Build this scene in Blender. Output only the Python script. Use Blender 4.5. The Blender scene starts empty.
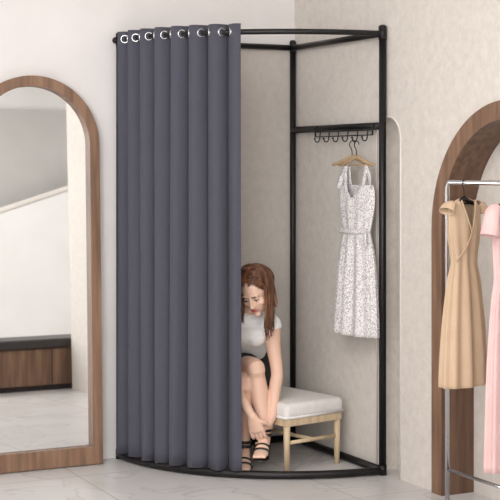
import bpy, math, random
from mathutils import Vector, Matrix, Euler
random.seed(7)
sc = bpy.context.scene
sc.view_settings.view_transform = 'Standard'
TH = math.radians(26.3)

# ------------------------------------------------------------------ materials
def srgb(c):
    return tuple(((v/255)/12.92 if v/255 <= 0.04045 else ((v/255+0.055)/1.055)**2.4) for v in c) + (1,)

def mat(name, col, rough=0.5, metal=0.0, col2=None, nscale=20, bump=0.0, bscale=None, stretch=(1,1,1), sheen=0, sub=0, lo=.35, hi=.65, detail=4, nrough=.5):
    m = bpy.data.materials.new(name); m.use_nodes = True
    nt = m.node_tree; b = nt.nodes['Principled BSDF']
    b.inputs['Base Color'].default_value = srgb(col)
    b.inputs['Roughness'].default_value = rough
    b.inputs['Metallic'].default_value = metal
    if sheen: b.inputs['Sheen Weight'].default_value = sheen
    if sub:
        b.inputs['Subsurface Weight'].default_value = sub
        b.inputs['Subsurface Radius'].default_value = (0.02, .008, .004)
        b.inputs['Subsurface Scale'].default_value = 0.3
    tc = nt.nodes.new('ShaderNodeTexCoord'); mp = nt.nodes.new('ShaderNodeMapping')
    mp.inputs['Scale'].default_value = stretch
    nt.links.new(tc.outputs['Object'], mp.inputs['Vector'])
    if col2:
        n = nt.nodes.new('ShaderNodeTexNoise'); n.inputs['Scale'].default_value = nscale; n.inputs['Detail'].default_value = detail
        n.inputs['Roughness'].default_value = nrough
        nt.links.new(mp.outputs[0], n.inputs['Vector'])
        r = nt.nodes.new('ShaderNodeValToRGB')
        r.color_ramp.elements[0].position = lo; r.color_ramp.elements[1].position = hi
        r.color_ramp.elements[0].color = srgb(col); r.color_ramp.elements[1].color = srgb(col2)
        nt.links.new(n.outputs['Fac'], r.inputs[0]); nt.links.new(r.outputs[0], b.inputs['Base Color'])
    if bump:
        n2 = nt.nodes.new('ShaderNodeTexNoise'); n2.inputs['Scale'].default_value = bscale or nscale*3; n2.inputs['Detail'].default_value = 5
        nt.links.new(mp.outputs[0], n2.inputs['Vector'])
        bp = nt.nodes.new('ShaderNodeBump'); bp.inputs['Strength'].default_value = bump; bp.inputs['Distance'].default_value = 0.01
        nt.links.new(n2.outputs['Fac'], bp.inputs['Height']); nt.links.new(bp.outputs[0], b.inputs['Normal'])
    return m

M_wallL = mat('plaster_light', (226,222,221), .85, col2=(232,228,227), nscale=3, bump=.05, bscale=60)
M_wallR = mat('plaster_mottled', (204,197,189), .85, col2=(232,225,218), nscale=22, bump=.16, bscale=75, detail=12, lo=.25, hi=.75, nrough=.78)
M_shade = mat('plaster_booth_shade', (188,181,175), .9, col2=(208,201,195), nscale=22, bump=.12, bscale=80, detail=12, lo=.25, hi=.75, nrough=.78)  # wall plaster in a darker tone, booth shade put into the colour
M_ceil = mat('ceiling_paint', (240,238,236), .9, col2=(244,242,240), nscale=2)
M_panel = mat('panel_grey', (190,187,184), .8, col2=(196,193,190), nscale=2)
M_white = mat('white_plaster', (232,230,228), .8, col2=(238,236,234), nscale=2)
M_black = mat('black_metal', (24,22,23), .42, .35, col2=(30,28,29), nscale=8)
M_curt = mat('curtain_fabric', (75,75,87), .95, col2=(79,79,91), nscale=160, bump=.1, bscale=500, sheen=.05)
M_chrome = mat('chrome', (215,215,218), .18, 1.0)
M_walnut = mat('walnut', (112,84,66), .48, col2=(146,114,91), nscale=4, stretch=(9,9,.7), bump=.08, detail=6)
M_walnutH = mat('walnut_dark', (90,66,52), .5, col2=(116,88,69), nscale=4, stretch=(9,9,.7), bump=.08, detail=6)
M_oak = mat('oak', (196,172,140), .5, col2=(216,194,162), nscale=5, stretch=(8,8,1), detail=5)
M_cush = mat('cushion_fabric', (222,219,216), .8, col2=(230,227,224), nscale=60, bump=.1, bscale=300)
M_skin = mat('skin', (230,190,168), .5, col2=(236,198,177), nscale=6, sub=.15)
M_lip = mat('lips', (186,92,88), .4, col2=(192,98,94), nscale=30)
M_hair = mat('hair_brown', (74,46,32), .42, col2=(132,88,62), nscale=60, stretch=(1,1,.1), detail=3)
M_brow = mat('brow', (60,38,28), .7)
M_eye = mat('eye_white', (235,232,228), .3)
M_iris = mat('iris', (50,34,26), .3)
M_top = mat('white_blouse', (246,245,245), .85, col2=(250,249,249), nscale=40, bump=.15, bscale=35)
M_skirt = mat('black_skirt', (26,25,28), .85, col2=(32,31,34), nscale=40)
M_leather = mat('black_leather', (20,18,18), .35, col2=(26,24,24), nscale=30)
M_print = mat('printed_cotton', (234,230,229), .9, col2=(180,174,178), nscale=170, lo=.50, hi=.58, detail=1)
M_tan = mat('tan_cloth', (198,171,143), .9, col2=(204,178,151), nscale=10, bump=.08, bscale=200)
M_pink = mat('pink_cloth', (216,180,178), .9, col2=(223,189,186), nscale=10, bump=.08, bscale=200)
M_cream = mat('cream_cloth', (222,215,208), .85, col2=(228,221,214), nscale=10)
M_hang = mat('hanger_wood', (176,150,118), .45, col2=(186,160,128), nscale=20)
M_darkseat = mat('dark_leather_seat', (52,46,46), .5, col2=(60,54,54), nscale=10)

# mirror
M_mirror = bpy.data.materials.new('mirror_glass'); M_mirror.use_nodes = True
b = M_mirror.node_tree.nodes['Principled BSDF']
b.inputs['Base Color'].default_value = (.88,.89,.89,1); b.inputs['Metallic'].default_value = 1; b.inputs['Roughness'].default_value = .02

# floor
M_floor = bpy.data.materials.new('marble_floor'); M_floor.use_nodes = True
nt = M_floor.node_tree; b = nt.nodes['Principled BSDF']; b.inputs['Roughness'].default_value = .32
tc = nt.nodes.new('ShaderNodeTexCoord')
n = nt.nodes.new('ShaderNodeTexNoise'); n.inputs['Scale'].default_value = 1.6; n.inputs['Detail'].default_value = 9; n.inputs['Distortion'].default_value = 1.2
nt.links.new(tc.outputs['Object'], n.inputs['Vector'])
r = nt.nodes.new('ShaderNodeValToRGB'); e = r.color_ramp.elements
e[0].position=.3; e[0].color=srgb((200,196,195)); e[1].position=.7; e[1].color=srgb((216,213,212))
x = e.new(.48); x.color = srgb((210,207,206)); x = e.new(.5); x.color = srgb((192,188,187)); x = e.new(.52); x.color = srgb((212,209,208))
nt.links.new(n.outputs['Fac'], r.inputs[0])
br = nt.nodes.new('ShaderNodeTexBrick'); br.offset = 0
br.inputs['Scale'].default_value = 1; br.inputs['Mortar Size'].default_value = .003; br.inputs['Brick Width'].default_value = .9; br.inputs['Row Height'].default_value = .9
mp = nt.nodes.new('ShaderNodeMapping'); mp.inputs['Location'].default_value = (.35,.3,0)
nt.links.new(tc.outputs['Object'], mp.inputs[0]); nt.links.new(mp.outputs[0], br.inputs['Vector'])
mx = nt.nodes.new('ShaderNodeMix'); mx.data_type='RGBA'
nt.links.new(br.outputs['Fac'], mx.inputs[0]); nt.links.new(r.outputs[0], mx.inputs[6]); mx.inputs[7].default_value = srgb((168,164,163))
nt.links.new(mx.outputs[2], b.inputs['Base Color'])

# ------------------------------------------------------------------ mesh tools
class MB:
    def __init__(s): s.v=[]; s.f=[]; s.m=[]
    def add(s, vs, fs, m=0):
        o=len(s.v); s.v += [tuple(p) for p in vs]; s.f += [tuple(i+o for i in f) for f in fs]; s.m += [m]*len(fs)
    def obj(s, name, mats, parent=None, smooth=True, M=None):
        me = bpy.data.meshes.new(name); me.from_pydata(s.v, [], s.f); me.update()
        for mm in mats: me.materials.append(mm)
        for p,mi in zip(me.polygons, s.m): p.material_index = mi; p.use_smooth = smooth
        import bmesh
        bm = bmesh.new(); bm.from_mesh(me)
        bmesh.ops.recalc_face_normals(bm, faces=bm.faces); bm.to_mesh(me); bm.free()
        o = bpy.data.objects.new(name, me); sc.collection.objects.link(o)
        if parent: o.parent = parent
        if M is not None: o.matrix_local = M
        return o

def cr(p0,p1,p2,p3,t):
    return tuple(.5*((2*b)+(-a+c)*t+(2*a-5*b+4*c-d)*t*t+(-a+3*b-3*c+d)*t**3) for a,b,c,d in zip(p0,p1,p2,p3))

def interp(nodes, sub, closed=False):
    out=[]; n=len(nodes)
    if sub<=1: return list(nodes)
    for i in range(n if closed else n-1):
        g=lambda k: nodes[k%n] if closed else nodes[max(0,min(n-1,k))]
        for j in range(sub): out.append(cr(g(i-1),g(i),g(i+1),g(i+2),j/sub))
    if not closed: out.append(tuple(nodes[-1]))
    return out

def loft(mb, nodes, side=(1,0,0), n=16, sub=5, m=0, cap='round', M=None):
    """nodes: (x,y,z,a,b)"""
    nd = interp([tuple(q[:3])+((q[3], q[4] if len(q)>4 else q[3])) for q in nodes], sub)
    P=[Vector(q[:3]) for q in nd]; K=len(P); rings=[]
    prev=Vector(side)
    for i in range(K):
        t=(P[min(i+1,K-1)]-P[max(i-1,0)]).normalized()
        s=Vector(side)-t*t.dot(Vector(side))
        if s.length<.25: s=prev-t*t.dot(prev)
        s.normalize(); prev=s; f=t.cross(s)
        rings.append((P[i],t,s,f,max(nd[i][3],1e-4),max(nd[i][4],1e-4)))
    if cap=='round':
        def ext(R,sg):
            p,t,s,f,a,b_=R; r=min(a,b_); o=[]
            for k in range(1,5):
                an=k*math.pi/2/4.4
                o.append((p+t*sg*r*math.sin(an),t,s,f,a*math.cos(an),b_*math.cos(an)))
            return o
        rings = ext(rings[0],-1)[::-1]+rings+ext(rings[-1],1)
    vs=[];fs=[]
    for p,t,s,f,a,b_ in rings:
        for k in range(n):
            an=2*math.pi*k/n; q=p+s*a*math.cos(an)+f*b_*math.sin(an)
            vs.append(M@q if M else q)
    for i in range(len(rings)-1):
        for k in range(n):
            fs.append((i*n+k,i*n+(k+1)%n,(i+1)*n+(k+1)%n,(i+1)*n+k))
    if cap!='open':
        fs.append(tuple(range(n))[::-1]); fs.append(tuple((len(rings)-1)*n+k for k in range(n)))
    mb.add(vs,fs,m)

def tube(mb, pts, r, n=12, m=0, sub=1, closed=False, M=None, flat=1.0):
    if not closed:
        loft(mb,[tuple(p)+(r,r) for p in pts],n=n,sub=sub,m=m,cap='flat',M=M,side=(.31,.2,.93) if abs((Vector(pts[-1])-Vector(pts[0])).normalized().dot(Vector((.31,.2,.93)).normalized()))<.95 else (1,0,0)); return
    P=[Vector(p) for p in pts];K=len(P)
    c=sum(P,Vector())/K; nrm=Vector((0,0,0))
    for i in range(K): nrm+=(P[i]-c).cross(P[(i+1)%K]-c)
    nrm.normalize(); vs=[];fs=[]
    for i in range(K):
        t=(P[(i+1)%K]-P[i-1]).normalized(); f=t.cross(nrm)
        for k in range(n):
            an=2*math.pi*k/n; q=P[i]+nrm*r*math.cos(an)+f*r*flat*math.sin(an); vs.append(M@q if M else q)
    for i in range(K):
        for k in range(n):
            j=(i+1)%K; fs.append((i*n+k,i*n+(k+1)%n,j*n+(k+1)%n,j*n+k))
    mb.add(vs,fs,m)

def ell(mb, c, r, m=0, M=None, n=20, k=12, rot=None):
    vs=[];fs=[];c=Vector(c)
    for i in range(k+1):
        ph=math.pi*i/k
        for j in range(n):
            an=2*math.pi*j/n
            q=Vector((r[0]*math.sin(ph)*math.cos(an), r[1]*math.sin(ph)*math.sin(an), r[2]*math.cos(ph)))
            if rot: q=rot@q
            q=q+c; vs.append(M@q if M else q)
    for i in range(k):
        for j in range(n): fs.append((i*n+j,i*n+(j+1)%n,(i+1)*n+(j+1)%n,(i+1)*n+j))
    mb.add(vs,fs,m)

def box(mb, lo, hi, m=0, M=None, bev=0.0):
    x0,y0,z0=lo; x1,y1,z1=hi
    if bev<=0:
        vs=[Vector(p) for p in [(x0,y0,z0),(x1,y0,z0),(x1,y1,z0),(x0,y1,z0),(x0,y0,z1),(x1,y0,z1),(x1,y1,z1),(x0,y1,z1)]]
        if M: vs=[M@v for v in vs]
        mb.add(vs,[(0,3,2,1),(4,5,6,7),(0,1,5,4),(1,2,6,5),(2,3,7,6),(3,0,4,7)],m); return
    import bmesh
    bm=bmesh.new(); bmesh.ops.create_cube(bm,size=1)
    for v in bm.verts: v.co=Vector(((x0+x1)/2+v.co.x*(x1-x0),(y0+y1)/2+v.co.y*(y1-y0),(z0+z1)/2+v.co.z*(z1-z0)))
    bmesh.ops.bevel(bm,geom=list(bm.edges),offset=bev,segments=4,profile=.5,affect='EDGES')
    bm.verts.index_update()
    vs=[(M@v.co if M else v.co.copy()) for v in bm.verts]; fs=[tuple(v.index for v in f.verts) for f in bm.faces]
    bm.free(); mb.add(vs,fs,m)

def empty(name, loc=(0,0,0), rz=0):
    o=bpy.data.objects.new(name,None); sc.collection.objects.link(o); o.location=loc; o.rotation_euler=(0,0,rz); o.empty_display_size=.1
    bpy.context.view_layer.update(); return o

# ------------------------------------------------------------------ room shell
H=3.0
def slab(name, lo, hi, m_):
    mb=MB(); box(mb,lo,hi); return mb.obj(name,[m_],smooth=False)
slab('floor',(-6.1,-8.1,-.1),(2.6,.1,0),M_floor)
slab('ceiling',(-6.1,-8.1,H),(2.6,.1,H+.1),M_ceil)
slab('wall_left',(-6.1,0,0),(.0,.1,H),M_wallL)
slab('wall_far_side',(-6.1,-8.0,0),(-6.0,0,H),M_white)
slab('wall_behind',(-6.0,-8.1,0),(2.5,-8.0,H),M_white)
slab('wall_recess',(2.5,-8.0,0),(2.6,-3.56,H),M_white)
slab('wall_return',(.3,-3.56,0),(2.5,-3.46,H),M_wallR)

def arch_pts(t0,t1,zs,n=28):
    r=(t1-t0)/2;c=(t0+t1)/2
    return [(t0,0)]+[(c-r*math.cos(math.pi*i/n),zs+r*math.sin(math.pi*i/n)) for i in range(n+1)]+[(t1,0)]
AT0=1.255
A1=arch_pts(.79,.99,1.50,16)            # narrow plaster alcove beside the booth
A2=arch_pts(AT0+.015,AT0+1.035,1.115,36)     # walnut arch
wr=MB()
prof=[(0,0)]+A1+A2+[(3.56,0)]
for (ta,za),(tb,zb) in zip(prof[:-1],prof[1:]):
    if tb-ta<1e-6: continue
    wr.add([(0,-ta,za),(0,-tb,zb),(0,-tb,H),(0,-ta,H)],[(0,1,2,3)],0)
def reveal(pts,dep,m):
    vs=[];fs=[]
    for t,z in pts: vs+= [(0,-t,z),(dep,-t,z)]
    for i in range(len(pts)-1): fs.append((2*i,2*i+1,2*i+3,2*i+2))
    wr.add(vs,fs,m)
    c=(pts[0][0]+pts[-1][0])/2
    P=[(dep,-c,0)]+[(dep,-t,z) for t,z in pts]
    wr.add(P,[(0,i,i+1) for i in range(1,len(P)-1)],0)
reveal(A1,.10,0)
reveal(A2,.15,0)
wr.add([(0,-3.56,0),(.3,-3.56,0),(.3,-3.56,H),(0,-3.56,H)],[(0,1,2,3)],0)
wr.obj('wall_right',[M_wallR],smooth=False)

# walnut arch casing: face band + lining
def arch_casing(name,t0,t1,zs,w,proud,dep,mats):
    mb=MB(); n=40
    O=arch_pts(t0,t1,zs,n); I=arch_pts(t0+w,t1-w,zs,n); K=len(O)
    vs=[]
    for (a,b_),(c,d) in zip(O,I):
        vs+=[(-.0015,-a,b_),(-proud,-a,b_),(-proud,-c,d),(dep,-c,d),(dep,-c+(.004 if a<(t0+t1)/2 else -.004),d+.004)]
    fs=[];ms=[]
    for i in range(K-1):
        for k in range(5):
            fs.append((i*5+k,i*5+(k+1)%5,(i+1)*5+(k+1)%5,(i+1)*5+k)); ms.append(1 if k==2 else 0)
    mb.v=[tuple(v) for v in vs]; mb.f=fs; mb.m=ms
    return mb.obj(name,mats,smooth=False)
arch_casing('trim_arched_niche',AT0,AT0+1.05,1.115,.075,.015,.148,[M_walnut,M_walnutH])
mb=MB(); tube(mb,[(-.001,-t,z) for t,z in A1],.004,n=8)
mb.obj('trim_1',[M_cream])

# ------------------------------------------------------------------ things reflected by the mirror (far end of room)
slab('wall_panel_grey',(-5.9,-7.999,.0),(2.49,-7.96,2.5),M_panel)
mb=MB()
pts=[(-3.2,0),(2.4,0),(2.4,1.93),(-.6,1.0),(-3.2,.2)]
vs=[(x,-7.7,z) for x,z in pts]+[(x,-7.8,z) for x,z in pts]; k=len(pts)
mb.add(vs,[tuple(range(k)),tuple(range(k,2*k))]+[(i,(i+1)%k,k+(i+1)%k,k+i) for i in range(k)],0)
tube(mb,[(-3.2,-7.75,.23),(-.6,-7.75,1.03),(2.4,-7.75,1.96)],.03,m=1)
mb.obj('staircase_balustrade',[M_white,M_cream],smooth=False)
mb=MB()
box(mb,(-.95,-4.05,.04),(.28,-3.62,.30),0,bev=.004); box(mb,(-.97,-4.07,.302),(.30,-3.60,.37),1,bev=.015); box(mb,(-.9,-4.0,0),(.2,-3.66,.04),1)
for xx in (-.54,-.13): box(mb,(xx-.003,-3.621,.05),(xx+.003,-3.615,.295),1)
mb.obj('storage_bench',[M_walnut,M_darkseat],smooth=False)

# ------------------------------------------------------------------ arched leaning mirror
def arch_yz(w,zs,z0,n=40):
    return [(-w,z0)]+[(-w*math.cos(math.pi*i/n),zs+w*math.sin(math.pi*i/n)) for i in range(n+1)]+[(w,z0)]
mir=empty('arched_mirror',(-1.378,-.066,0.003)); mir.rotation_euler=(-math.radians(1.9),0,0)
mb=MB(); O=arch_yz(.315,1.475,0); I=arch_yz(.268,1.475,.08); K=len(O)
vs=[]
for (a,z),(c,d) in zip(O,I): vs+=[(a,0,z),(a,-.045,z),(c,-.045,d),(c,0,d)]
fs=[]
for i in range(K):
    j=(i+1)%K
    for k in range(4): fs.append((i*4+k,i*4+(k+1)%4,j*4+(k+1)%4,j*4+k))
mb.add(vs,fs,0); fr=mb.obj('frame',[M_walnut],mir,smooth=False)
mb=MB(); mb.add([(a,-.012,z) for a,z in I],[tuple(range(K))]); mb.obj('glass',[M_mirror],mir,smooth=False)
mb=MB(); mb.add([(a*1.02,-.002,z) for a,z in I],[tuple(range(K))]); mb.obj('backing',[M_walnutH],mir,smooth=False)

# ------------------------------------------------------------------ booth frame
RL,RR=.95,.875
def arc(ph,z,off=0.0):
    p=math.radians(ph); x,y=-RL*math.cos(p),-RR*math.sin(p)
    nx,ny=-math.cos(p)/RL,-math.sin(p)/RR; l=math.hypot(nx,ny)
    return Vector((x+off*nx/l,y+off*ny/l,z))
c0=.022
mb=MB()
for (x,y,r) in ((-c0,-c0,.0145),(-RL,-c0,.0145),(-c0,-RR,.0165)):
    tube(mb,[(x,y,0.0),(x,y,2.0)],r,n=20)
    ell(mb,(x,y,2.0),(r*1.15,r*1.15,.012))
    tube(mb,[(x,y,0.0),(x,y,.045)],r*1.15,n=20); tube(mb,[(x,y,1.945),(x,y,2.0)],r*1.12,n=20)
A=[arc(a,0) for a in [1.3+i*(88.7-1.3)/48 for i in range(49)]]
tube(mb,[(p.x,p.y,1.972) for p in A],.0125,n=14)
tube(mb,[(p.x,p.y,.02) for p in A],.0175,n=14)
for z,r in ((1.972,.014),(.02,.016)):
    tube(mb,[(-c0,-c0,z),(-RL,-c0,z)],r,n=14); tube(mb,[(-c0,-c0,z),(-c0,-RR,z)],r,n=14)
tube(mb,[(-c0,-c0,1.56),(-c0,-RR,1.56)],.0165,n=14)
ell(mb,(-RL-.018,-c0,1.972),(.016,.016,.016))
fb=mb.obj('fitting_booth_frame',[M_black])
mb=MB(); box(mb,(-RL+.01,-.007,.02),(-.004,-.002,1.975)); mb.obj('booth_shade_panel',[M_shade],fb,smooth=False)  # added sheet over the wall; its darker colour imitates shade inside the booth

# hook rail
mb=MB()
tube(mb,[(-.047,-.30,1.545),(-.047,-.83,1.545)],.005,n=8)
tube(mb,[(-.047,-.30,1.520),(-.047,-.83,1.520)],.003,n=8)
for yy in (-.30,-.83): tube(mb,[(-.047,yy,1.520),(-.047,yy,1.562),(-.03,yy,1.572)],.004,n=8)
for i in range(6):
    y=-.35-i*.088
    tube(mb,[(-.047,y,1.545),(-.050,y,1.520),(-.053,y,1.502),(-.062,y,1.494),(-.074,y,1.498),(-.077,y,1.508)],.0028,n=8,sub=4)
    ell(mb,(-.078,y,1.510),(.005,.005,.005))
mb.obj('hook_rail',[M_black])

# ------------------------------------------------------------------ curtain
NF=7.6; PH0,PH1=2.2,49.3
def cpt(s,z):
    q=NF*s+.1; kf=math.floor(q)
    zz=max(0,min(1,(2.0-z)/2.0))
    q2=q+.10*math.sin(2*math.pi*q/NF*1.7+1)*zz*math.sin(math.pi*s)
    ph=PH0+(PH1-PH0)*s
    fl=abs(math.sin(math.pi*q2))**.70
    amp=.031+.007*math.sin(3.1*math.floor(q2)+1)*zz
    off=amp*(2*fl-1.1)+.004*math.sin(2*math.pi*(q2*1.5)+2*zz)*zz
    ph+=.45*math.sin(5*math.floor(q2)+2+1.5*zz)*zz*fl
    return arc(ph,z,off)
mb=MB(); NS,NZ=640,30
vs=[];fs=[]
for j in range(NZ+1):
    z=.036+(2.008-.036)*j/NZ
    for i in range(NS+1): vs.append(cpt(i/NS,z))
for j in range(NZ):
    for i in range(NS): a=j*(NS+1)+i; fs.append((a,a+1,a+NS+2,a+NS+1))
mb.add(vs,fs)
cur=mb.obj('privacy_curtain',[M_curt]); so=cur.modifiers.new('s','SOLIDIFY'); so.thickness=.0025; so.offset=0
mb=MB()
for k in range(0,8):
    for fr_ in (.16,.80):
        s=(k+fr_-.1)/NF
        if not 0.01<s<.985: continue
        a=cpt(s-.002,1.972); b_=cpt(s+.002,1.972)
        p=(a+b_)/2; t=(b_-a).normalized(); up=Vector((0,0,1))
        nn=t.cross(up)
        for sg in (-.0022,.0022):
            tube(mb,[p+nn*sg+(t*math.cos(2*math.pi*i/24)+up*math.sin(2*math.pi*i/24))*.017 for i in range(24)],.0036,n=8,closed=True)
mb.obj('grommets',[M_chrome],cur)

# ------------------------------------------------------------------ bench
ba=math.atan2(.21,.98)
bench=empty('upholstered_bench',(-.392,-.655,0),ba)   # local x = short side, local y = long side
BW,BL=.335,.580
mb=MB()
for lx,ly in ((.016,.016),(BW-.016,.016),(.016,BL-.016),(BW-.016,BL-.016)):
    loft(mb,[(lx,ly,0.0,.0125,.0125),(lx,ly,.235,.0165,.0165)],n=12,sub=1,cap='flat')
box(mb,(.0,.0,.205),(BW,.026,.238),bev=.003); box(mb,(0,BL-.026,.205),(BW,BL,.238),bev=.003)
box(mb,(.0,.02,.205),(.026,BL-.02,.238),bev=.003); box(mb,(BW-.026,.02,.205),(BW,BL-.02,.238),bev=.003)
tube(mb,[(.016,.016,.13),(BW-.016,.016,.13)],.009,n=10); tube(mb,[(.016,BL-.016,.13),(BW-.016,BL-.016,.13)],.009,n=10)
tube(mb,[(BW/2,.016,.13),(BW/2,BL-.016,.13)],.009,n=10)
mb.obj('frame',[M_oak],bench)
mb=MB(); box(mb,(-.008,-.008,.238),(BW+.008,BL+.005,.310),bev=.024); mb.obj('cushion',[M_cush],bench)
mb=MB(); tube(mb,[(-.002,-.002,.246),(BW+.002,-.002,.246),(BW+.002,BL,.246),(-.002,BL,.246)],.008,closed=True,n=8); mb.obj('piping',[M_cush],bench)

# ------------------------------------------------------------------ woman
wo=empty('woman',(-.292,-.119,0),-TH)
body=MB()
HC=Vector((.012,-.450,.810))
HM=Matrix.Translation(HC)@Matrix.Rotation(math.radians(-26),4,'Z')@Matrix.Rotation(math.radians(-6),4,'Y')@Matrix.Rotation(math.radians(35),4,'X')@Matrix.Scale(.90,4)
torso=[(-.055,-.04,.385,.125,.085),(-.055,-.085,.44,.138,.10),(-.052,-.16,.515,.105,.08),(-.05,-.24,.585,.113,.085),(-.047,-.30,.64,.125,.085),(-.045,-.345,.68,.095,.06)]
loft(body,torso,n=28)
for x in (-.105,.010): ell(body,(x,-.336,.590),(.045,.038,.040))
ell(body,(-.06,-.02,.395),(.145,.10,.085))
nk=HM@Vector((0,.03,-.05))
loft(body,[(-.04,-.335,.685,.05,.05),(-.02,-.37,.715,.040,.040),(nk.x,nk.y,nk.z,.038,.038)],n=20)
SL=Vector((.076,-.325,.658)); SR=Vector((-.172,-.33,.658))
EL=Vector((.108,-.40,.435)); ER=Vector((-.125,-.46,.44))
WL=Vector((.082,-.495,.240)); WR=Vector((-.005,-.575,.262))
loft(body,[(-.02,-.33,.675,.045,.045),tuple(SL)+(.042,.042),tuple(SL.lerp(EL,.5))+(.034,.034),tuple(EL)+(.028,.028),tuple(EL.lerp(WL,.3))+(.029,.029),tuple(WL)+(.0185,.0185)],n=18)
loft(body,[(-.08,-.33,.675,.045,.045),tuple(SR)+(.042,.042),tuple(SR.lerp(ER,.5))+(.034,.034),tuple(ER)+(.028,.028),tuple(ER.lerp(WR,.3))+(.029,.029),tuple(WR)+(.0185,.0185)],n=18)
def hand(mb,W,d,side,pn,thumb_sg):
    d=Vector(d).normalized(); pn=Vector(pn); pn=(pn-d*pn.dot(d)).normalized(); s=d.cross(pn); s=s if s.dot(Vector(side))>0 else -s
    K=W+d*.074
    loft(mb,[tuple(W-d*.01)+(.020,.015),tuple(W+d*.03)+(.032,.0135),tuple(K-d*.006)+(.035,.0115)],side=tuple(s),n=16)
    L=[.058,.066,.062,.048]
    for i in range(4):
        o=s*(.0285-.0190*i); b0=K+o-d*.012
        l=L[i]
        p1=b0+d*(l*.5+.01)+pn*.006; p2=p1+(d*.75+pn*.65).normalized()*l*.34; p3=p2+(d*.3+pn*.95).normalized()*l*.28
        loft(mb,[tuple(b0)+(.0084,)*2,tuple(p1)+(.0077,)*2,tuple(p2)+(.0070,)*2,tuple(p3)+(.0062,)*2],n=10,sub=3)
    b0=W+d*.022+s*.018; p1=b0+(s*.8+d*.6+pn*.3)*.03; p2=p1+(d*.8+s*.3+pn*.6)*.028; p3=p2+(d*.8+pn*.6)*.02
    loft(mb,[tuple(b0)+(.0120,)*2,tuple(p1)+(.0100,)*2,tuple(p2)+(.0086,)*2,tuple(p3)+(.0073,)*2],n=10,sub=3)
hand(body,WL,(-.25,.02,-1),(0,-1,0),(-1,.25,0),1)
hand(body,WR,(.30,.22,-1),(1,0,0),(.25,1,0),1)
def leg(hip,knee,ank,toe):
    h,k,a,t=[Vector(q) for q in (hip,knee,ank,toe)]
    loft(body,[tuple(h)+(.080,.080),tuple(h.lerp(k,.5))+(.064,.064),tuple(k)+(.045,.045),tuple(k.lerp(a,.12)+Vector((0,.006,0)))+(.041,.043),tuple(k.lerp(a,.35)+Vector((0,.015,0)))+(.044,.047),tuple(k.lerp(a,.72))+(.030,.032),tuple(a)+(.0255,.0275)],n=20)
    f=(t-a); f.z=0; f.normalize()
    heel=a+Vector((0,0,-.022))-f*.012; ball=t-f*.035+Vector((0,0,.006))
    loft(body,[tuple(heel)+(.024,.025),tuple(a.lerp(ball,.45)+Vector((0,0,-.006)))+(.028,.024),tuple(ball)+(.035,.016),tuple(t)+(.028,.011)],n=18)
    s=f.cross(Vector((0,0,1)))
    for i in range(5):
        o=s*(.028-.0138*i); l=.016-.002*abs(i-1)
        loft(body,[tuple(t+o*.85)+(.008,)*2,tuple(t+o*.85+f*l+Vector((0,0,-.003)))+(.0072,)*2],n=8,sub=2)
    return h,k,a,t,f,s
LL=leg((.02,-.08,.395),(-.045,-.445,.395),(-.040,-.450,.105),(-.045,-.580,.026))
LR=leg((-.125,-.08,.405),(.006,-.445,.462),(.052,-.500,.168),(.028,-.612,.096))
def E(c,r): ell(body,c,r,M=HM,n=28,k=18)
E((0,.012,.03),(.072,.09,.085)); E((0,-.028,-.03),(.055,.058,.075)); E((0,-.068,-.088),(.021,.019,.017))
for s in (-1,1):
    E((s*.034,-.052,-.022),(.024,.026,.022)); E((s*.0085,-.095,-.030),(.0068,.0075,.006)); E((s*.073,.012,-.005),(.009,.018,.030))
    E((s*.026,-.072,.026),(.022,.010,.006)); E((s*.04,-.01,-.06),(.020,.035,.025))
loft(body,[(0,-.078,.018,.0065,.006),(0,-.089,-.006,.007,.008),(0,-.099,-.027,.009,.009)],n=12,M=HM)
bo=body.obj('body',[M_skin],wo)
rm=bo.modifiers.new('r','REMESH'); rm.mode='VOXEL'; rm.voxel_size=.0034; rm.use_smooth_shade=True
sm=bo.modifiers.new('s','SMOOTH'); sm.factor=.5; sm.iterations=3
fa=MB()
for s in (-1,1):
    ell(fa,(s*.029,-.0655,.004),(.0135,.0125,.0095),0,HM); ell(fa,(s*.029-.001,-.0745,.000),(.0055,.0045,.0055),1,HM)
    loft(fa,[(s*.015,-.0765,.003,.0012,.0012),(s*.029,-.0805,.0065,.0020,.0020),(s*.044,-.0715,.003,.0012,.0012)],M=HM,m=2,n=8)
    ell(fa,(s*.029,-.0665,.0095),(.0142,.0125,.0065),4,HM)
    loft(fa,[(s*.012,-.0835,.021,.0018,.0018),(s*.030,-.083,.027,.0022,.0022),(s*.048,-.066,.021,.0012,.0012)],M=HM,m=2,n=8)
ell(fa,(0,-.0840,-.0535),(.0190,.0080,.0036),3,HM); ell(fa,(0,-.0830,-.0600),(.0155,.0080,.0044),3,HM)
fa.obj('face_features',[M_eye,M_iris,M_brow,M_lip,M_skin],wo)
bl=MB(); g=.013
loft(bl,[(p[0],p[1],p[2],p[3]+g,p[4]+g) for p in [(-.053,-.13,.485,.115,.085)]+torso[2:5]+[(-.045,-.338,.675,.10,.062)]],n=28)
for x in (-.105,.010): ell(bl,(x,-.338,.590),(.053,.046,.048))
for S,E_ in ((SL,EL),(SR,ER)):
    c=Vector((-.047,-.325,.675)); q=S.lerp(E_,.06)
    loft(bl,[tuple(c.lerp(S,.4))+(.054,.054),tuple(q)+(.052,.052)],n=18)
    loft(bl,[tuple(S)+(.051,.051),tuple(S.lerp(E_,.14))+(.053,.053)],n=18,cap='flat')
o=bl.obj('blouse',[M_top],wo); rm=o.modifiers.new('r','REMESH'); rm.mode='VOXEL'; rm.voxel_size=.005; rm.use_smooth_shade=True
sm=o.modifiers.new('s','SMOOTH'); sm.iterations=3
sk=MB()
loft(sk,[(-.055,-.03,.395,.142,.098),(-.055,-.085,.44,.152,.113),(-.053,-.145,.505,.125,.095)],n=28)
ell(sk,(-.06,-.02,.398),(.155,.108,.088))
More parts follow.
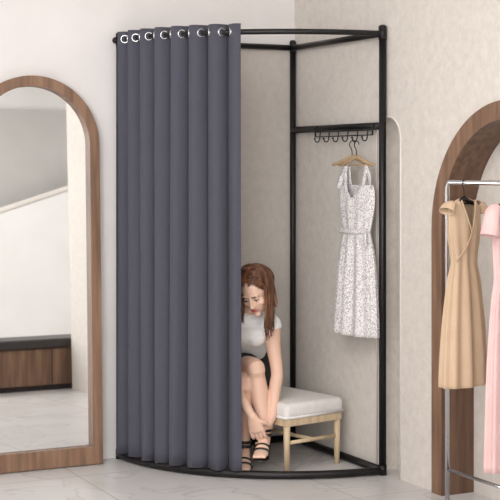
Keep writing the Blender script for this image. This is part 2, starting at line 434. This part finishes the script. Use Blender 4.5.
for h,k in ((LL[0],LL[1]),(LR[0],LR[1])): loft(sk,[tuple(h)+(.092,.09),tuple(h.lerp(k,.76))+(.068,.068)],n=20,cap='flat')
loft(sk,[(-.05,-.08,.40,.08,.07),(-.05,-.32,.42,.07,.055)],n=20,cap='flat')
o=sk.obj('skirt',[M_skirt],wo); rm=o.modifiers.new('r','REMESH'); rm.mode='VOXEL'; rm.voxel_size=.005; rm.use_smooth_shade=True
sm=o.modifiers.new('s','SMOOTH'); sm.iterations=3
for nm,(h,k,a,t,f,s) in (('sandal_left',LL),('sandal_right',LR)):
    sd=MB(); up=Vector((0,0,1)); zb=t.z-.026
    heel=a+Vector((0,0,-.053))-f*.018; ball=t-f*.03; tip=t+f*.028
    loft(sd,[tuple(heel)+(.025,.004),tuple(a.lerp(ball,.5)+Vector((0,0,-.034)))+(.024,.004),(ball.x,ball.y,.008+zb,.038,.006),(tip.x,tip.y,.007+zb,.028,.005)],side=tuple(s),n=16)
    hb=heel-f*.008; loft(sd,[(hb.x,hb.y,hb.z,.018,.018),(hb.x,hb.y,zb+(hb.z-zb)*.6,.009,.009),(hb.x,hb.y,zb+0.004,.006,.006)],n=12)
    def ring(c,ax,ra,rb,w):
        ax=ax.normalized(); u=s; v=ax.cross(u).normalized()
        tube(sd,[c+u*ra*math.cos(2*math.pi*i/28)+v*rb*math.sin(2*math.pi*i/28) for i in range(28)],w,n=8,closed=True,flat=.4)
    ring(a+Vector((0,0,.022)),up,.0282,.031,.007)
    ring(a+Vector((0,0,.000)),up-f*.15,.0285,.032,.007)
    b2=t-f*.03+Vector((0,0,.010)); ring(b2,f,.037,.018,.010); ring(b2-f*.028+Vector((0,0,.012)),f-up*.2,.034,.023,.008)
    sd.obj(nm,[M_leather],wo)
# hair
hr=MB()
vs=[];fs=[];n=110;k=64
C=Vector((0,.018,.036)); R=Vector((.080,.097,.090))
for i in range(k+1):
    ph=math.pi*i/k
    for j in range(n):
        an=2*math.pi*j/n
        q=Vector((R.x*math.sin(ph)*math.cos(an),R.y*math.sin(ph)*math.sin(an),R.z*math.cos(ph)))+C
        vs.append(HM@q)
for i in range(k):
    for j in range(n):
        ph=math.pi*(i+.5)/k; an=2*math.pi*(j+.5)/n
        qx=R.x*math.sin(ph)*math.cos(an);qy=R.y*math.sin(ph)*math.sin(an)+C.y;qz=R.z*math.cos(ph)+C.z
        if qy<-.022 and qz<.098-(qx/.08)**2*.09: continue
        if qy<0 and qz<.0: continue
        fs.append((i*n+j,i*n+(j+1)%n,(i+1)*n+(j+1)%n,(i+1)*n+j))
hr.add(vs,fs,0)
def lock(sg,f0,spread,length,r0,lift,wav=.006):
    y0=.008+.082*f0
    pts=[]
    for i in range(8):
        a=i/7*math.radians(108)
        yy=y0+(.034*(1-f0)*.5+spread*.014)*math.sin(a)**1.3
        sc_=math.sqrt(max(.05,1-((yy-.018)/.104)**2))
        x=sg*(.010*(1-i/7)+(.083+lift)*sc_*math.sin(a)); z=.036+(.093+lift)*sc_*math.cos(a)
        pts.append(HM@Vector((x,yy,z)))
    last=pts[-1]; prev=pts[-2]; dirn=(last-prev).normalized()
    p=last.copy(); n2=9; wph=random.random()*6
    for i in range(1,n2+1):
        u=i/n2
        dirn=(dirn*.45+Vector((0,.04,-1))*.55).normalized()
        p=p+dirn*length/n2
        w=Vector((math.sin(u*9+wph),math.cos(u*8+wph),0))*wav*u
        pts.append(p+w)
    N=len(pts); nodes=[]
    for i,q in enumerate(pts):
        u=i/(N-1); rr=r0*(.55+.6*math.sin(min(1,u*1.6)*math.pi/2))*(1-.75*max(0,u-.6)/.4)
        nodes.append((q.x,q.y,q.z,rr*1.5,rr*.7))
    loft(hr,nodes,side=(.2,1,.1),n=7,sub=3)
for sg in (-1,1):
    for i in range(120):
        f0=random.uniform(-.93,1.0)
        ln=random.uniform(.15,.225) if sg>0 else random.uniform(.08,.14)
        lock(sg,f0,random.uniform(-1,1),ln,random.uniform(.0024,.0044),random.uniform(-.003,.008))
    for i in range(22):   # loose flyaway strands
        lock(sg,random.uniform(-.9,.9),random.uniform(-1.6,1.6),random.uniform(.13,.22) if sg>0 else .12,.0011,random.uniform(.004,.014),.012)
for i in range(40):
    a=random.uniform(-1,1)
    pts=[]
    for j in range(8):
        b_=j/7*math.radians(120)
        q=Vector((a*.075*math.sin(b_),.018+.103*math.sin(b_)*math.sqrt(1-.6*a*a),.036+.095*math.cos(b_))); pts.append(HM@q)
    p=pts[-1].copy()
    for j in range(5): p=p+Vector((a*.004,-.004,-.022)); pts.append(p.copy())
    loft(hr,[(q.x,q.y,q.z,.009,.005) for q in pts[:-1]]+[tuple(pts[-1])+(.002,.002)],n=7,sub=3)
hr.obj('hair',[M_hair],wo)

# ------------------------------------------------------------------ garments
def garment(mb,rows,k,n=96,m=0,skip=None,ph=0,sub=5,w_=1.0):
    """rows: (z,a,b,amp,cx)"""
    nd=interp([tuple(r_) for r_ in rows],sub); vs=[];fs=[]
    for (z,a,b_,am,cx) in nd:
        for j in range(n):
            an=2*math.pi*j/n; w=am*(math.cos(k*an+ph)+.35*math.cos((k-3)*an+1.3+ph))
            vs.append(Vector(((cx+(a+w)*math.cos(an))*w_,(b_+w)*math.sin(an),z+.15*w*abs(am)/.02)))
    for i in range(len(nd)-1):
        for j in range(n):
            f=(i*n+j,i*n+(j+1)%n,(i+1)*n+(j+1)%n,(i+1)*n+j)
            if skip:
                c=sum((vs[q] for q in f),Vector())/4
                if skip(c): continue
            fs.append(f)
    mb.add(vs,fs,m)
def hanger(mb,w,drop,m=0,mh=1,z=0):
    tube(mb,[(0.018,0,-.012),(.014,0,-.002),(0,0,.004),(-.014,0,-.006),(-.015,0,-.02),(-.004,0,-.033),(0,0,-.05),(0,0,-.07)],.0022,n=8,sub=4,m=mh)
    loft(mb,[(-w,0,-.07-drop,.006,.007),(-w*.5,0,-.078-drop*.35,.007,.009),(0,0,-.07,.008,.010),(w*.5,0,-.078-drop*.35,.007,.009),(w,0,-.07-drop,.006,.007)],side=(0,1,0),n=10,m=m)
    tube(mb,[(-w*.93,0,-.07-drop),(w*.93,0,-.07-drop)],.003,n=8,m=m)

Mx=Matrix.Translation((-.080,-.745,1.489))@Matrix.Rotation(math.radians(-84),4,'Z')
mb=MB(); hanger(mb,.13,.035); mb.obj('clothes_hanger',[M_hang,M_black],M=Mx)
Mx2=Matrix.Translation((-.078,-.702,1.491))@Matrix.Rotation(math.radians(-76),4,'Z')
mb=MB(); hanger(mb,.125,.035); mb.obj('clothes_hanger',[M_hang,M_black],M=Mx2)
mb=MB()
rows=[(-.195,.125,.018,.0,0),(-.24,.135,.028,.0015,0),(-.30,.130,.032,.002,0),(-.37,.108,.030,.003,0),(-.405,.10,.028,.002,0),(-.43,.103,.030,.003,0),(-.50,.12,.035,.006,0),(-.62,.136,.040,.008,-.003),(-.76,.148,.044,.009,-.006),(-.875,.156,.047,.010,-.01)]
garment(mb,rows,11,skip=lambda c:(c.y<.0 and c.z>-.255 and abs(c.x)<(c.z+.255)*1.0))
for s in (-1,1):
    loft(mb,[(s*.065,-.016,-.205,.013,.002),(s*.075,-.006,-.130,.012,.002),(s*.072,.004,-.098,.011,.0025),(s*.075,.012,-.13,.012,.002),(s*.07,.016,-.205,.013,.002)],side=(1,0,0),n=8)
    loft(mb,[(s*.120,-.012,-.21,.012,.002),(s*.104,-.006,-.16,.015,.002),(s*.078,-.004,-.118,.013,.002)],side=(0,0,1),n=8)
loft(mb,[(-.104,-.022,-.402,.012,.003),(0,-.034,-.404,.012,.003),(.104,-.022,-.402,.012,.003)],side=(0,0,1),n=8,m=0)
loft(mb,[(.098,-.028,-.40,.011,.006),(.112,-.038,-.425,.011,.005),(.108,-.03,-.47,.009,.004)],side=(1,0,0),n=8,m=0)
dr=mb.obj('printed_dress',[M_print,M_cream],M=Mx); so=dr.modifiers.new('s','SOLIDIFY'); so.thickness=.002

# rack
mb=MB(); xr=-.17
ya,yb=-1.60,-2.36; zr=1.316
tube(mb,[(xr,ya,.03),(xr,ya,zr-.02),(xr,ya-.006,zr-.006),(xr,ya-.02,zr),(xr,yb+.02,zr),(xr,yb+.006,zr-.006),(xr,yb,zr-.02),(xr,yb,.03)],.0095,n=14)
for y in (ya,yb):
    tube(mb,[(xr-.12,y,.03),(xr+.12,y,.03)],.0095,n=12)
    for x in (xr-.12,xr+.12): tube(mb,[(x,y,0),(x,y,.03)],.014,n=12)
tube(mb,[(xr,ya,.18),(xr,yb,.18)],.007,n=12)
mb.obj('clothing_rack',[M_chrome])
ra=math.radians(20)
Mt=Matrix.Translation((xr,-1.715,zr+.008))@Matrix.Rotation(ra,4,'Z')@Matrix.Diagonal((.76,.85,1,1))
mb=MB(); hanger(mb,.105,.02,m=1); mb.obj('clothes_hanger',[M_hang,M_black],M=Mt)
mb=MB()
rows=[(-.07,.04,.02,0,0),(-.082,.085,.026,0,0),(-.10,.128,.03,.001,0),(-.14,.132,.038,.002,0),(-.21,.126,.042,.003,0),(-.29,.102,.036,.004,0),(-.33,.100,.036,.004,0),(-.39,.120,.045,.006,0),(-.55,.150,.058,.009,0),(-.70,.164,.066,.011,0),(-.795,.168,.068,.012,0)]
garment(mb,rows,10,skip=lambda c:(c.y<-.004 and c.z>-.20 and abs(c.x)<(c.z+.20)*.50))
for s in (-1,1):   # small flutter caps over the armholes
    loft(mb,[(s*.105,0,-.090,.014,.028),(s*.135,0,-.100,.020,.036),(s*.152,0,-.118,.024,.042)],side=(s*.5,0,1),n=18,cap='open')
    loft(mb,[(s*.062,-.026,-.078,.006,.003),(s*.035,-.038,-.135,.006,.003),(0,-.045,-.20,.006,.003)],n=8)
loft(mb,[(.0,-.045,-.20,.005,.003),(-.05,-.042,-.26,.005,.003),(-.096,-.018,-.31,.005,.003)],n=8)
d=mb.obj('tan_dress',[M_tan],M=Mt); so=d.modifiers.new('s','SOLIDIFY'); so.thickness=.002
Mp=Matrix.Translation((xr,-2.005,zr+.008))@Matrix.Rotation(ra,4,'Z')@Matrix.Diagonal((.74,.85,1,1))
mb=MB(); hanger(mb,.15,.03,m=1); mb.obj('clothes_hanger',[M_hang,M_black],M=Mp)
mb=MB()
rows=[(-.07,.035,.02,0,0),(-.085,.085,.026,0,0),(-.11,.135,.03,.001,0),(-.15,.142,.036,.002,0),(-.24,.135,.04,.003,0),(-.36,.120,.036,.005,0),(-.44,.135,.04,.008,0),(-.65,.162,.05,.011,0),(-.88,.176,.056,.013,0),(-1.06,.184,.058,.014,0)]
garment(mb,rows,9,skip=lambda c:(c.y<-.004 and c.z>-.18 and abs(c.x)<(c.z+.18)*.5))
for s in (-1,1):
    loft(mb,[(s*.12,0,-.10,.022,.030),(s*.155,0,-.125,.034,.036),(s*.175,0,-.20,.046,.044)],side=(s*.5,0,1),n=18,cap='open')
d=mb.obj('pink_dress',[M_pink],M=Mp); so=d.modifiers.new('s','SOLIDIFY'); so.thickness=.002

# ------------------------------------------------------------------ lights
def area(name,loc,target,size,power,col=(1,1,1),size2=None):
    l=bpy.data.lights.new(name,'AREA'); l.energy=power; l.color=col; l.size=size
    if size2: l.shape='RECTANGLE'; l.size_y=size2
    o=bpy.data.objects.new(name,l); sc.collection.objects.link(o); o.location=loc
    o.rotation_euler=(Vector(target)-Vector(loc)).to_track_quat('-Z','Y').to_euler(); return o
area('added_overhead_area',(-2.4,-2.4,2.95),(-1.8,-1.6,0),2.0,74,(1,.985,.965))  # added key lamp under the ceiling, no fixture modelled
area('added_overhead_area',(-1.6,-6.0,2.95),(-1.6,-6.0,0),2.5,85,(1,.985,.965))  # added overhead lamp lighting the unseen rear of the room
area('added_side_fill',(-5.0,-7.0,1.6),(-.8,-.8,.9),2.6,165,(1,.995,.985))  # added soft fill from behind the camera; there is no window here
area('added_overhead_area',(1.2,-5.8,2.95),(1.2,-5.8,0),1.2,25)  # added overhead lamp to brighten the recess
w=bpy.data.worlds.new('w'); sc.world=w; w.use_nodes=True; w.node_tree.nodes['Background'].inputs[0].default_value=(.9,.92,1,1); w.node_tree.nodes['Background'].inputs[1].default_value=.5

# ------------------------------------------------------------------ camera
cd=bpy.data.cameras.new('camera'); cam=bpy.data.objects.new('camera',cd); sc.collection.objects.link(cam)
cam.location=(-3.329,-6.229,1.38); cam.rotation_euler=(math.pi/2,0,-TH)
cd.sensor_width=36; cd.lens=1402/500*36; cd.shift_y=-.168; cd.clip_end=100
sc.camera=cam
